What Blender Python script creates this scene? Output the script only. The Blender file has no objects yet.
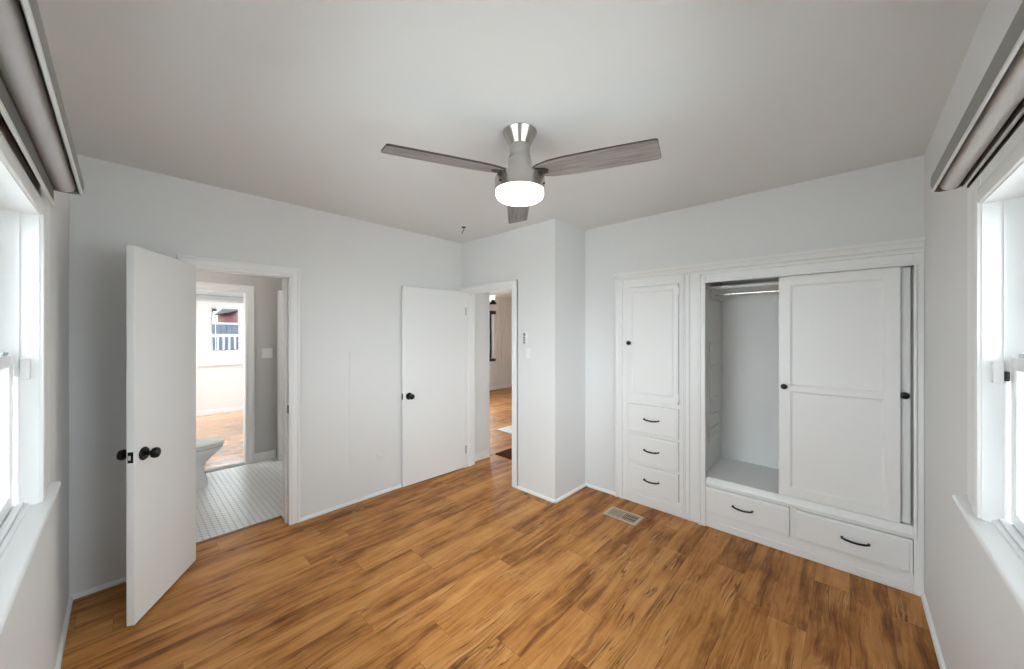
import bpy, bmesh, math, random
from mathutils import Vector, Matrix
random.seed(7)
SC = bpy.context.scene
COL = SC.collection

# ------------------------------------------------------------------ camera
EYE = 1.55
YAW = math.radians(42.96)
FPX = 363.0
cd = bpy.data.cameras.new('camera')
cam = bpy.data.objects.new('camera', cd)
COL.objects.link(cam)
cam.location = (0, 0, EYE)
cam.rotation_euler = (math.radians(90), 0, YAW)
cd.sensor_width = 36.0
cd.lens = 36.0 * FPX / 1024.0
cd.shift_y = -1.2 / 1024.0
cd.clip_start = 0.02
SC.camera = cam

# ------------------------------------------------------------------ world, exposure
WORLD_STRENGTH = 14.0
w = bpy.data.worlds.new('sky')
SC.world = w
w.use_nodes = True
bgn = w.node_tree.nodes['Background']
bgn.inputs[0].default_value = (0.895, 0.95, 1.0, 1)
bgn.inputs[1].default_value = WORLD_STRENGTH
SC.view_settings.view_transform = 'Standard'
SC.view_settings.look = 'None'
SC.view_settings.gamma = 1.0
SC.view_settings.use_curve_mapping = False
SC.view_settings.exposure = 0.0
GLOBE = 5.0


# low sun from behind the bathroom side: it only reaches the side window of the far room
sl = bpy.data.lights.new('sun', 'SUN')
sl.energy = 9.0
sl.angle = math.radians(0.6)
sl.color = (1.0, 0.95, 0.88)
so = bpy.data.objects.new('sun', sl)
so.rotation_euler = (Vector((0.0, 0.75, 0.66)).to_track_quat('Z', 'Y')).to_euler()
COL.objects.link(so)


def portal(name, loc, rot, sx, sy):
    l = bpy.data.lights.new(name, 'AREA')
    l.shape = 'RECTANGLE'
    l.size = sx
    l.size_y = sy
    l.cycles.is_portal = True
    o = bpy.data.objects.new(name, l)
    o.location = loc
    o.rotation_euler = rot
    COL.objects.link(o)


H90 = math.pi / 2
# window openings: left wall x -1.97..-.55, right wall y .45..1.84, z .98..2.0
portal('daylight_portal_left', (-1.26, -0.35, 1.49), (H90, 0, 0), 1.42, 1.02)
portal('daylight_portal_right', (0.46, 1.145, 1.49), (H90, 0, H90), 1.39, 1.02)
portal('daylight_portal_study', (-7.4, -1.10, 1.45), (H90, 0, 0), 2.8, 1.7)
portal('daylight_portal_study_side', (-8.55, 2.52, 1.5), (-H90, 0, 0), 0.6, 1.6)
portal('daylight_portal_living_side', (-4.05, 9.13, 1.48), (-H90, 0, 0), 1.7, 1.55)
portal('daylight_portal_living', (-7.28, 5.03, 1.48), (H90, 0, -H90), 3.66, 1.24)

# ------------------------------------------------------------------ materials
MATS = {}


def pmat(name, col, rough=0.5, metal=0.0, spec=0.5, bump=0.0, bscale=200, coat=0.0, var=0.0):
    m = bpy.data.materials.new(name)
    m.use_nodes = True
    nt = m.node_tree
    b = nt.nodes['Principled BSDF']
    b.inputs['Base Color'].default_value = (*col, 1)
    b.inputs['Roughness'].default_value = rough
    b.inputs['Metallic'].default_value = metal
    b.inputs['Specular IOR Level'].default_value = spec
    b.inputs['Coat Weight'].default_value = coat
    b.inputs['Coat Roughness'].default_value = 0.15
    tc = nt.nodes.new('ShaderNodeTexCoord')
    nz = nt.nodes.new('ShaderNodeTexNoise')
    nz.inputs['Scale'].default_value = bscale
    nz.inputs['Detail'].default_value = 3
    nt.links.new(tc.outputs['Object'], nz.inputs['Vector'])
    if bump:
        bp = nt.nodes.new('ShaderNodeBump')
        bp.inputs['Strength'].default_value = bump
        bp.inputs['Distance'].default_value = 0.002
        nt.links.new(nz.outputs['Fac'], bp.inputs['Height'])
        nt.links.new(bp.outputs['Normal'], b.inputs['Normal'])
    if var:
        n2 = nt.nodes.new('ShaderNodeTexNoise')
        n2.inputs['Scale'].default_value = 6
        n2.inputs['Detail'].default_value = 4
        nt.links.new(tc.outputs['Object'], n2.inputs['Vector'])
        mx = nt.nodes.new('ShaderNodeMixRGB')
        mx.inputs[1].default_value = (*[c * (1 - var) for c in col], 1)
        mx.inputs[2].default_value = (*[min(1, c * (1 + var)) for c in col], 1)
        nt.links.new(n2.outputs['Fac'], mx.inputs[0])
        nt.links.new(mx.outputs[0], b.inputs['Base Color'])
    MATS[name] = m
    return m


def emat(name, col, s):
    m = bpy.data.materials.new(name)
    m.use_nodes = True
    b = m.node_tree.nodes['Principled BSDF']
    b.inputs['Base Color'].default_value = (0.9, 0.9, 0.88, 1)
    b.inputs['Emission Color'].default_value = (*col, 1)
    b.inputs['Emission Strength'].default_value = s
    MATS[name] = m
    return m


WALL = pmat('wall_paint', (0.80, 0.797, 0.79), 0.55, bump=0.12, bscale=350)
CEIL = pmat('ceiling_paint', (0.81, 0.806, 0.795), 0.7, bump=0.1, bscale=250)
TRIM = pmat('trim_paint', (0.89, 0.888, 0.88), 0.32, bump=0.03, bscale=60)
DOORP = pmat('door_paint', (0.86, 0.858, 0.85), 0.35, bump=0.04, bscale=60)
CABP = pmat('cabinet_paint', (0.90, 0.90, 0.893), 0.35, bump=0.04, bscale=70)
INSIDE = pmat('closet_interior_paint', (0.91, 0.905, 0.89), 0.5, bump=0.15, bscale=40)
GREYWALL = pmat('bathroom_wall_paint', (0.60, 0.59, 0.575), 0.5, bump=0.1, bscale=300)
BLACK = pmat('black_metal', (0.012, 0.012, 0.013), 0.35, metal=0.6)
NICKEL = pmat('brushed_nickel', (0.56, 0.535, 0.51), 0.25, metal=1.0, bump=0.05, bscale=300)
CHROME = pmat('chrome', (0.75, 0.75, 0.76), 0.15, metal=1.0)
HINGE = pmat('hinge_steel', (0.45, 0.44, 0.42), 0.35, metal=0.9)
PLASTIC = pmat('white_plastic', (0.86, 0.86, 0.85), 0.4)
OFFPL = pmat('outlet_plastic', (0.80, 0.795, 0.78), 0.45)
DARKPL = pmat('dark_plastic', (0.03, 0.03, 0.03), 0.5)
GREYPL = pmat('grey_plastic', (0.25, 0.25, 0.25), 0.5)
FASCIA = pmat('shade_fascia_grey', (0.24, 0.24, 0.225), 0.4, metal=0.3, bump=0.06, bscale=500)
ALU = pmat('satin_aluminium', (0.80, 0.80, 0.78), 0.35, metal=0.3)
FABRIC = pmat('shade_fabric', (0.66, 0.66, 0.67), 0.8, bump=0.3, bscale=900)
FABRICW = pmat('shade_fabric_white', (0.85, 0.85, 0.84), 0.7, bump=0.3, bscale=900)
DFABRIC = pmat('shade_fabric_in_shadow', (0.16, 0.16, 0.155), 0.8, bump=0.3, bscale=900)  # roll cloth darkened: the shadow on the drop is in this colour
VINYL = pmat('vinyl_white', (0.87, 0.88, 0.88), 0.3)
VINYLG = pmat('vinyl_grey', (0.42, 0.43, 0.44), 0.35)
PORC = pmat('porcelain', (0.84, 0.84, 0.83), 0.08, coat=0.5)
GROUT = pmat('tile_grout', (0.20, 0.197, 0.193), 0.8, bump=0.2, bscale=200)
TILE = pmat('white_tile', (0.83, 0.83, 0.82), 0.22, var=0.04)
VENT = pmat('vent_beige', (0.58, 0.48, 0.36), 0.45, metal=0.2)
VENTD = pmat('vent_duct_dark', (0.03, 0.022, 0.016), 0.7)
THRESH = pmat('threshold_wood', (0.20, 0.09, 0.035), 0.4, var=0.2)
MATDK = pmat('dark_brown_mat', (0.055, 0.018, 0.009), 0.95, spec=0.05, bump=0.5, bscale=300, var=0.2)
MATWH = pmat('white_rug', (0.80, 0.79, 0.78), 0.9, bump=0.6, bscale=250)
GROUND = pmat('yard_ground', (0.47, 0.47, 0.46), 0.9, var=0.15)
PINK = pmat('pink_stucco', (0.55, 0.22, 0.22), 0.8, var=0.1)
BROWN = pmat('brown_siding', (0.16, 0.11, 0.09), 0.8, var=0.2)
SLATE = pmat('slate_fence_paint', (0.12, 0.15, 0.20), 0.7, var=0.2)
PALEW = pmat('exterior_white', (0.60, 0.60, 0.60), 0.7, var=0.03)
ROOFD = pmat('dark_roofing', (0.04, 0.045, 0.045), 0.8, var=0.2)
EMGLOBE = emat('frosted_globe_lit', (1.0, 0.95, 0.87), GLOBE)
EMBATH = emat('added_bath_light_glow', (1.0, 0.95, 0.89), 30.0)  # glow of the added, unseen bathroom light
EMBULB = emat('bulb_lit', (1.0, 0.93, 0.82), 12.0)


def glass():
    m = bpy.data.materials.new('window_glass')
    m.use_nodes = True
    nt = m.node_tree
    nt.nodes.clear()
    out = nt.nodes.new('ShaderNodeOutputMaterial')
    mix = nt.nodes.new('ShaderNodeMixShader')
    tr = nt.nodes.new('ShaderNodeBsdfTransparent')
    gl = nt.nodes.new('ShaderNodeBsdfGlossy')
    fr = nt.nodes.new('ShaderNodeFresnel')
    fr.inputs['IOR'].default_value = 1.3
    tr.inputs[0].default_value = (0.95, 0.975, 0.975, 1)
    gl.inputs['Roughness'].default_value = 0.02
    nt.links.new(fr.outputs[0], mix.inputs[0])
    nt.links.new(tr.outputs[0], mix.inputs[1])
    nt.links.new(gl.outputs[0], mix.inputs[2])
    nt.links.new(mix.outputs[0], out.inputs[0])
    return m


GLASS = glass()
SCREEN = glass()  # grey see-through sheet for dimming the far window view
SCREEN.name = 'dimming_sheet_grey'
for n_ in SCREEN.node_tree.nodes:
    if n_.type == 'BSDF_TRANSPARENT':
        n_.inputs[0].default_value = (0.55, 0.55, 0.55, 1)
    if n_.type == 'BSDF_GLOSSY':
        n_.inputs['Color'].default_value = (0.03, 0.03, 0.03, 1)
        n_.inputs['Roughness'].default_value = 0.6


class NT:
    """tiny helper to write node maths"""
    def __init__(s, m):
        s.nt = m.node_tree

    def _set(s, sock, v):
        if hasattr(v, 'is_linked') or hasattr(v, 'links'):
            s.nt.links.new(v, sock)
        else:
            sock.default_value = v

    def m(s, op, a, b=0.0, c=0.0):
        n = s.nt.nodes.new('ShaderNodeMath')
        n.operation = op
        for i, v in enumerate((a, b, c)):
            s._set(n.inputs[i], v)
        return n.outputs[0]

    def xyz(s, x, y, z):
        n = s.nt.nodes.new('ShaderNodeCombineXYZ')
        for i, v in enumerate((x, y, z)):
            s._set(n.inputs[i], v)
        return n.outputs[0]

    def noise(s, vec, scale=1.0, detail=3.0, rough=0.5, dist=0.0):
        n = s.nt.nodes.new('ShaderNodeTexNoise')
        n.inputs['Scale'].default_value = scale
        n.inputs['Detail'].default_value = detail
        n.inputs['Roughness'].default_value = rough
        n.inputs['Distortion'].default_value = dist
        s.nt.links.new(vec, n.inputs['Vector'])
        return n.outputs['Fac']

    def white(s, vec):
        n = s.nt.nodes.new('ShaderNodeTexWhiteNoise')
        n.noise_dimensions = '3D'
        s.nt.links.new(vec, n.inputs['Vector'])
        return n.outputs['Value']

    def ramp(s, fac, stops):
        n = s.nt.nodes.new('ShaderNodeValToRGB')
        el = n.color_ramp.elements
        while len(el) < len(stops):
            el.new(0.5)
        for e, (p, c) in zip(el, stops):
            e.position = p
            e.color = (*c, 1) if len(c) == 3 else c
        s.nt.links.new(fac, n.inputs[0])
        return n.outputs[0]

    def maprange(s, v, a, b, c=0.0, d=1.0, smooth=False):
        n = s.nt.nodes.new('ShaderNodeMapRange')
        if smooth:
            n.interpolation_type = 'SMOOTHSTEP'
        s.nt.links.new(v, n.inputs[0])
        for i, x in enumerate((a, b, c, d)):
            n.inputs[i + 1].default_value = x
        return n.outputs[0]

    def mix(s, f, a, b, mode='MIX'):
        n = s.nt.nodes.new('ShaderNodeMixRGB')
        n.blend_type = mode
        for i, v in enumerate((f, a, b)):
            if hasattr(v, 'links'):
                s.nt.links.new(v, n.inputs[i])
            elif i == 0:
                n.inputs[0].default_value = v
            else:
                n.inputs[i].default_value = (*v, 1)
        return n.outputs[0]


def plank_mat(name, rough=0.36, coat=0.0):
    m = bpy.data.materials.new(name)
    m.use_nodes = True
    b = m.node_tree.nodes['Principled BSDF']
    N = NT(m)
    tc = m.node_tree.nodes.new('ShaderNodeTexCoord')
    sp = m.node_tree.nodes.new('ShaderNodeSeparateXYZ')
    m.node_tree.links.new(tc.outputs['Object'], sp.inputs[0])
    x, y = sp.outputs[0], sp.outputs[1]
    W, L = 0.165, 1.22
    xr = N.m('DIVIDE', x, W)
    row = N.m('FLOOR', xr)
    fx = N.m('FRACT', xr)
    off = N.white(N.xyz(row, 3.0, 1.0))
    yr = N.m('ADD', N.m('DIVIDE', y, L), N.m('MULTIPLY', off, 7.0))
    colm = N.m('FLOOR', yr)
    fy = N.m('FRACT', yr)
    idv = N.white(N.xyz(row, colm, 5.0))
    id2 = N.white(N.xyz(colm, row, 9.0))
    z = N.m('MULTIPLY', idv, 40.0)
    # wavy wide figure, medium grain, fine pores
    wob = N.m('MULTIPLY', N.m('SUBTRACT', N.noise(N.xyz(N.m('MULTIPLY', x, 5.0), N.m('MULTIPLY', y, 3.0), z), 1.0, 2.0), 0.5), 0.055)
    xw = N.m('ADD', x, wob)
    fig = N.noise(N.xyz(N.m('MULTIPLY', xw, 15.0), N.m('MULTIPLY', y, 1.25), z), 1.0, 6.0, 0.62, 0.5)
    grain = N.noise(N.xyz(N.m('MULTIPLY', xw, 75.0), N.m('MULTIPLY', y, 3.5), z), 1.0, 4.0, 0.6, 0.3)
    blot = N.noise(N.xyz(N.m('MULTIPLY', x, 6.0), N.m('MULTIPLY', y, 4.0), z), 1.0, 4.0, 0.6)
    v = N.m('ADD', N.m('MULTIPLY', N.m('SUBTRACT', fig, 0.5), 0.70), N.m('MULTIPLY', grain, 0.26))
    v = N.m('ADD', N.m('ADD', v, 0.22), N.m('MULTIPLY', blot, 0.32))
    v = N.m('ADD', v, N.m('MULTIPLY', N.m('SUBTRACT', idv, 0.5), 0.12))
    col = N.ramp(v, [(0.27, (0.088, 0.027, 0.006)), (0.39, (0.255, 0.092, 0.021)),
                     (0.50, (0.475, 0.200, 0.052)), (0.62, (0.60, 0.282, 0.086)), (0.80, (0.71, 0.40, 0.155))])
    # dark splits running along the grain, with a pale rim
    spl = N.noise(N.xyz(N.m('MULTIPLY', xw, 17.0), N.m('MULTIPLY', y, 1.0), N.m('ADD', z, 7.0)), 1.0, 3.0, 0.55, 0.8)
    ridge = N.m('ABSOLUTE', N.m('SUBTRACT', spl, 0.5))
    gate = N.maprange(N.noise(N.xyz(N.m('MULTIPLY', x, 4.0), N.m('MULTIPLY', y, 2.2), N.m('ADD', z, 3.0)), 1.0, 2.0), 0.54, 0.62)
    line = N.m('MULTIPLY', N.maprange(ridge, 0.0, 0.020, 1.0, 0.0), gate)
    rim = N.m('MULTIPLY', N.maprange(N.m('ABSOLUTE', N.m('SUBTRACT', spl, 0.535)), 0.0, 0.016, 0.55, 0.0), gate)
    col = N.mix(rim, col, (0.66, 0.40, 0.19))
    col = N.mix(N.m('MULTIPLY', line, 0.8), col, (0.065, 0.022, 0.007))
    # plank seams
    ex = N.m('MINIMUM', fx, N.m('SUBTRACT', 1.0, fx))
    ey = N.m('MINIMUM', fy, N.m('SUBTRACT', 1.0, fy))
    seam = N.m('MAXIMUM', N.maprange(ex, 0.0, 0.012, 1.0, 0.0), N.maprange(ey, 0.0, 0.0016, 1.0, 0.0))
    col = N.mix(N.m('MULTIPLY', seam, 0.6), col, (0.06, 0.022, 0.008))
    m.node_tree.links.new(col, b.inputs['Base Color'])
    rr = N.maprange(grain, 0.2, 0.8, rough - 0.06, rough + 0.12)
    m.node_tree.links.new(rr, b.inputs['Roughness'])
    b.inputs['Specular IOR Level'].default_value = 0.18
    b.inputs['Coat Weight'].default_value = coat
    b.inputs['Coat IOR'].default_value = 1.7
    b.inputs['Coat Roughness'].default_value = 0.14
    bp = m.node_tree.nodes.new('ShaderNodeBump')
    bp.inputs['Strength'].default_value = 0.25
    bp.inputs['Distance'].default_value = 0.002
    hgt = N.m('SUBTRACT', N.m('MULTIPLY', grain, 0.5), N.m('MAXIMUM', seam, line))
    m.node_tree.links.new(hgt, bp.inputs['Height'])
    m.node_tree.links.new(bp.outputs['Normal'], b.inputs['Normal'])
    return m


PLANK = plank_mat('wood_plank_flooring')
PLANKG = plank_mat('wood_plank_flooring_glossy', 0.22, 1.0)


def blade_mat():
    m = bpy.data.materials.new('grey_wood_blade')
    m.use_nodes = True
    b = m.node_tree.nodes['Principled BSDF']
    N = NT(m)
    tc = m.node_tree.nodes.new('ShaderNodeTexCoord')
    sp = m.node_tree.nodes.new('ShaderNodeSeparateXYZ')
    m.node_tree.links.new(tc.outputs['Object'], sp.inputs[0])
    x, y = sp.outputs[0], sp.outputs[1]
    g = N.noise(N.xyz(N.m('MULTIPLY', x, 5.0), N.m('MULTIPLY', y, 90.0), 0.0), 1.0, 5.0, 0.6, 0.4)
    g2 = N.noise(N.xyz(N.m('MULTIPLY', x, 3.0), N.m('MULTIPLY', y, 22.0), 4.0), 1.0, 3.0)
    v = N.m('ADD', N.m('MULTIPLY', g, 0.6), N.m('MULTIPLY', g2, 0.4))
    c = N.ramp(v, [(0.3, (0.11, 0.095, 0.085)), (0.5, (0.265, 0.235, 0.218)), (0.72, (0.42, 0.385, 0.365))])
    m.node_tree.links.new(c, b.inputs['Base Color'])
    b.inputs['Roughness'].default_value = 0.5
    return m


BLADE = blade_mat()
BLADEE = pmat('blade_edge_dark', (0.05, 0.04, 0.036), 0.5)


# ------------------------------------------------------------------ mesh helpers
def box(bm, x0, x1, y0, y1, z0, z1, bev=0.0, seg=2):
    x0, x1 = min(x0, x1), max(x0, x1)
    y0, y1 = min(y0, y1), max(y0, y1)
    z0, z1 = min(z0, z1), max(z0, z1)
    vs = [bm.verts.new((x, y, z)) for x in (x0, x1) for y in (y0, y1) for z in (z0, z1)]
    f = [(0, 1, 3, 2), (4, 6, 7, 5), (0, 4, 5, 1), (2, 3, 7, 6), (0, 2, 6, 4), (1, 5, 7, 3)]
    fs = [bm.faces.new([vs[i] for i in q]) for q in f]
    if bev:
        es = list({e for q in fs for e in q.edges})
        bmesh.ops.bevel(bm, geom=es, offset=bev, segments=seg, affect='EDGES', profile=0.5)
    return bm


def prism(bm, pts, axis, a, b):
    """extrude a 2D outline along an axis: pts are (p,q) in the two other axes in order"""
    def mk(p, q, t):
        return {'x': (t, p, q), 'y': (p, t, q), 'z': (p, q, t)}[axis]
    v0 = [bm.verts.new(mk(p, q, a)) for p, q in pts]
    v1 = [bm.verts.new(mk(p, q, b)) for p, q in pts]
    n = len(pts)
    bm.faces.new(v0[::-1])
    bm.faces.new(v1)
    for i in range(n):
        j = (i + 1) % n
        bm.faces.new([v0[i], v0[j], v1[j], v1[i]])
    return bm


def lathe(bm, prof, c=(0, 0, 0), seg=40, axis='z'):
    rings = []
    for r, h in prof:
        ring = []
        for k in range(seg):
            a = 2 * math.pi * k / seg
            p, q = max(r, 1e-5) * math.cos(a), max(r, 1e-5) * math.sin(a)
            v = {'z': (p, q, h), 'x': (h, p, q), 'y': (p, h, q)}[axis]
            ring.append(bm.verts.new((c[0] + v[0], c[1] + v[1], c[2] + v[2])))
        rings.append(ring)
    for a, b in zip(rings, rings[1:]):
        for k in range(seg):
            j = (k + 1) % seg
            bm.faces.new([a[k], a[j], b[j], b[k]])
    bm.faces.new(rings[0][::-1])
    bm.faces.new(rings[-1])
    return bm


def tube(bm, pts, r, seg=12):
    pts = [Vector(p) for p in pts]
    rings = []
    up = Vector((0, 0, 1))
    for i, p in enumerate(pts):
        t = (pts[min(i + 1, len(pts) - 1)] - pts[max(i - 1, 0)]).normalized()
        u = t.cross(up)
        if u.length < 1e-3:
            u = t.cross(Vector((1, 0, 0)))
        u.normalize()
        v = t.cross(u)
        rr = r[i] if isinstance(r, (list, tuple)) else r
        rings.append([bm.verts.new(p + (u * math.cos(2 * math.pi * k / seg) + v * math.sin(2 * math.pi * k / seg)) * rr) for k in range(seg)])
    for a, b in zip(rings, rings[1:]):
        for k in range(seg):
            j = (k + 1) % seg
            bm.faces.new([a[k], a[j], b[j], b[k]])
    bm.faces.new(rings[0][::-1])
    bm.faces.new(rings[-1])
    return bm


def loft(bm, rings):
    R = [[bm.verts.new(p) for p in ring] for ring in rings]
    n = len(R[0])
    for a, b in zip(R, R[1:]):
        for k in range(n):
            j = (k + 1) % n
            bm.faces.new([a[k], a[j], b[j], b[k]])
    bm.faces.new(R[0][::-1])
    bm.faces.new(R[-1])
    return bm


def nb():
    return bmesh.new()


WLOC = {}


def obj(name, bm, mat, parent=None, smooth=35, local=False, fn=None, loc=None):
    """one mesh object; vertices come in world coordinates and are stored relative to the parent's base (or loc)"""
    if fn:
        for v in bm.verts:
            v.co = Vector(fn(*v.co))
    base = Vector((0, 0, 0))
    if parent is not None and not local:
        base = WLOC.get(parent.name, Vector((0, 0, 0)))
    own = Vector((0, 0, 0))
    if loc is not None:
        own = Vector(loc) - base
        base = Vector(loc)
    if base.length:
        bmesh.ops.translate(bm, verts=bm.verts, vec=-base)
    bmesh.ops.recalc_face_normals(bm, faces=bm.faces)
    me = bpy.data.meshes.new(name)
    bm.to_mesh(me)
    bm.free()
    for mm in (mat if isinstance(mat, (list, tuple)) else [mat]):
        me.materials.append(mm)
    if smooth:
        me.polygons.foreach_set('use_smooth', [True] * len(me.polygons))
        me.set_sharp_from_angle(angle=math.radians(smooth))
    o = bpy.data.objects.new(name, me)
    COL.objects.link(o)
    o.location = own
    if parent is not None:
        o.parent = parent
    if not local:
        WLOC[o.name] = base
    return o


def tag(o, label, cat, group=None, kind=None):
    o['label'] = label
    o['category'] = cat
    if group:
        o['group'] = group
    if kind:
        o['kind'] = kind
    return o


def thing(name, loc, label, cat, group=None, kind=None, rotz=0.0):
    o = bpy.data.objects.new(name, None)
    o.empty_display_size = 0.05
    o.location = loc
    o.rotation_euler = (0, 0, rotz)
    COL.objects.link(o)
    WLOC[o.name] = Vector(loc)
    return tag(o, label, cat, group, kind)


def struct(name, bm, mat, label, cat, **k):
    o = obj(name, bm, mat, **k)
    return tag(o, label, cat, kind='structure')


def wall_grid(bm, ax, t0, t1, a0, a1, z0, z1, holes):
    """wall slab perpendicular to ax ('x' or 'y') with rectangular holes (a0,a1,z0,z1)"""
    As = sorted({a0, a1, *[h[0] for h in holes], *[h[1] for h in holes]})
    Zs = sorted({z0, z1, *[h[2] for h in holes], *[h[3] for h in holes]})
    As = [a for a in As if a0 <= a <= a1]
    Zs = [z for z in Zs if z0 <= z <= z1]
    solid = {}
    for i in range(len(As) - 1):
        for j in range(len(Zs) - 1):
            ca, cz = (As[i] + As[i + 1]) / 2, (Zs[j] + Zs[j + 1]) / 2
            solid[i, j] = not any(h[0] < ca < h[1] and h[2] < cz < h[3] for h in holes)
    vc = {}

    def V(t, a, z):
        k = (t, a, z)
        if k not in vc:
            vc[k] = bm.verts.new((t, a, z) if ax == 'x' else (a, t, z))
        return vc[k]
    for (i, j), s in solid.items():
        if not s:
            continue
        A0, A1, Z0, Z1 = As[i], As[i + 1], Zs[j], Zs[j + 1]
        for t in (t0, t1):
            bm.faces.new([V(t, A0, Z0), V(t, A1, Z0), V(t, A1, Z1), V(t, A0, Z1)])
        for di, dj, e in ((-1, 0, (A0, Z0, A0, Z1)), (1, 0, (A1, Z0, A1, Z1)), (0, -1, (A0, Z0, A1, Z0)), (0, 1, (A0, Z1, A1, Z1))):
            if not solid.get((i + di, j + dj), False):
                bm.faces.new([V(t0, e[0], e[1]), V(t1, e[0], e[1]), V(t1, e[2], e[3]), V(t0, e[2], e[3])])
    return bm


# ------------------------------------------------------------------ room shell
H = 2.60
XA = -3.32          # back wall face (with the bathroom door)
YE = 2.70           # entry wall face
XB = -1.975         # side face of the chase beside the closet
YB = 3.22           # closet wall face
XR = 0.32           # right window wall face
YL = -0.21          # left window wall face

b = nb()
box(b, -3.50, 0.47, -0.36, 2.76, -0.06, 0)
box(b, -2.05, 0.47, 2.76, 3.90, -0.06, 0)
struct('floor', b, PLANK, 'honey brown rustic wood plank floor of the bedroom', 'floor', smooth=0)
b = nb()
box(b, -3.50, 0.47, -0.36, 3.37, H, H + 0.1)
struct('ceiling', b, CEIL, 'smooth grey white bedroom ceiling around the fan', 'ceiling', smooth=0)

b = nb()
wall_grid(b, 'x', -3.50, XA, -0.36, 3.15, 0, H, [(0.305, 0.94, 0, 2.03)])
struct('wall_back', b, WALL, 'white back wall with the bathroom doorway and outlet', 'wall', smooth=0)
b = nb()
wall_grid(b, 'y', YE, 2.83, XA, XB, 0, H, [(-3.27, -2.485, 0, 2.04)])
struct('wall_entry', b, WALL, 'white wall section around the open entry doorway', 'wall', smooth=0)
b = nb()
box(b, XB - 0.12, XB, 2.83, YB + 0.13, 0, H)
struct('wall_chase', b, WALL, 'narrow white return wall between the entry wall and the closet wall', 'wall', smooth=0)
b = nb()
wall_grid(b, 'y', YB, YB + 0.13, XB, XR + 0.15, 0, H, [(-1.60, 0.30, 0, 2.07)])
struct('wall_closet', b, WALL, 'white wall that the built in cabinet and closet are set into', 'wall', smooth=0)
b = nb()
wall_grid(b, 'x', XR, XR + 0.15, -0.36, YB, 0, H, [(0.45, 1.87, 0.955, 1.965)])
struct('wall_right', b, WALL, 'right hand window wall beside the closet', 'wall', smooth=0)
b = nb()
wall_grid(b, 'y', YL - 0.15, YL, XA, XR, 0, H, [(-2.08, -0.55, 0.955, 1.965)])
struct('wall_left', b, WALL, 'left hand window wall behind the open bathroom door', 'wall', smooth=0)

# thin quarter-round base strips
BH, BT = 0.026, 0.016


def base_y(name, x, y0, y1, s, label):      # runs along y, sticks out in s*x
    b = nb()
    prism(b, [(x, 0), (x + s * BT, 0), (x + s * BT, BH * 0.5), (x + s * BT * 0.6, BH * 0.88), (x, BH)], 'y', y0, y1)
    # prism 'y' takes (x, z)
    struct(name, b, TRIM, label, 'baseboard', smooth=50)


def base_x(name, y, x0, x1, s, label):
    b = nb()
    prism(b, [(y, 0), (y + s * BT, 0), (y + s * BT, BH * 0.5), (y + s * BT * 0.6, BH * 0.88), (y, BH)], 'x', x0, x1)
    struct(name, b, TRIM, label, 'baseboard', smooth=50)


base_y('baseboard_back', XA, 1.0, 2.70, 1, 'thin white base strip along the back wall right of the bathroom door')
base_y('baseboard_back_left', XA, YL, 0.245, 1, 'thin white base strip on the back wall behind the open bathroom door')
base_x('baseboard_entry', YE, -2.435, XB + BT, -1, 'thin white base strip right of the entry doorway')
base_y('baseboard_chase', XB, YE - BT, YB, 1, 'short white base strip on the return wall beside the closet')
base_x('baseboard_closet', YB, XB, -1.632, -1, 'short white base strip left of the tall cabinet')
base_y('baseboard_right', XR, YL, YB - 0.02, -1, 'thin white base strip under the right hand window')
base_x('baseboard_left', YL, XA, XR, 1, 'thin white base strip under the left hand window')


# ------------------------------------------------------------------ door casings and jambs
def casing_profile(bm, fn, a0, a1, zt, wd, th=0.02, left=True, right=True):
    """stepped casing round an opening a0..a1, head zt. fn maps (a, d, z) with d out of the wall"""
    def bx(a, c, z0, z1, d0, d1):
        t = nb()
        box(t, a, c, d0, d1, z0, z1, 0.003, 1)
        for v in t.verts:
            v.co = Vector(fn(v.co.x, v.co.y, v.co.z))
        me = bpy.data.meshes.new('tmp')
        t.to_mesh(me)
        t.free()
        bm.from_mesh(me)
        bpy.data.meshes.remove(me)
    o = wd
    if left:
        bx(a0 - o, a0 + 0.004, 0, zt + o, 0, th * 0.75)
        bx(a0 - o, a0 - o + 0.02, 0, zt + o, 0, th * 1.15)
        bx(a0 - 0.028, a0 - 0.012, 0, zt + 0.02, 0, th)
    if right:
        bx(a1 - 0.004, a1 + o, 0, zt + o, 0, th * 0.75)
        bx(a1 + o - 0.02, a1 + o, 0, zt + o, 0, th * 1.15)
        bx(a1 + 0.012, a1 + 0.028, 0, zt + 0.02, 0, th)
    l = a0 - o if left else a0
    r = a1 + o if right else a1
    bx(l, r, zt - 0.004, zt + o, 0, th * 0.74)
    bx(l, r, zt + o - 0.02, zt + o, 0, th * 1.14)
    bx(a0 - 0.028 if left else a0, a1 + 0.028 if right else a1, zt + 0.012, zt + 0.028, 0, th * 0.99)


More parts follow.
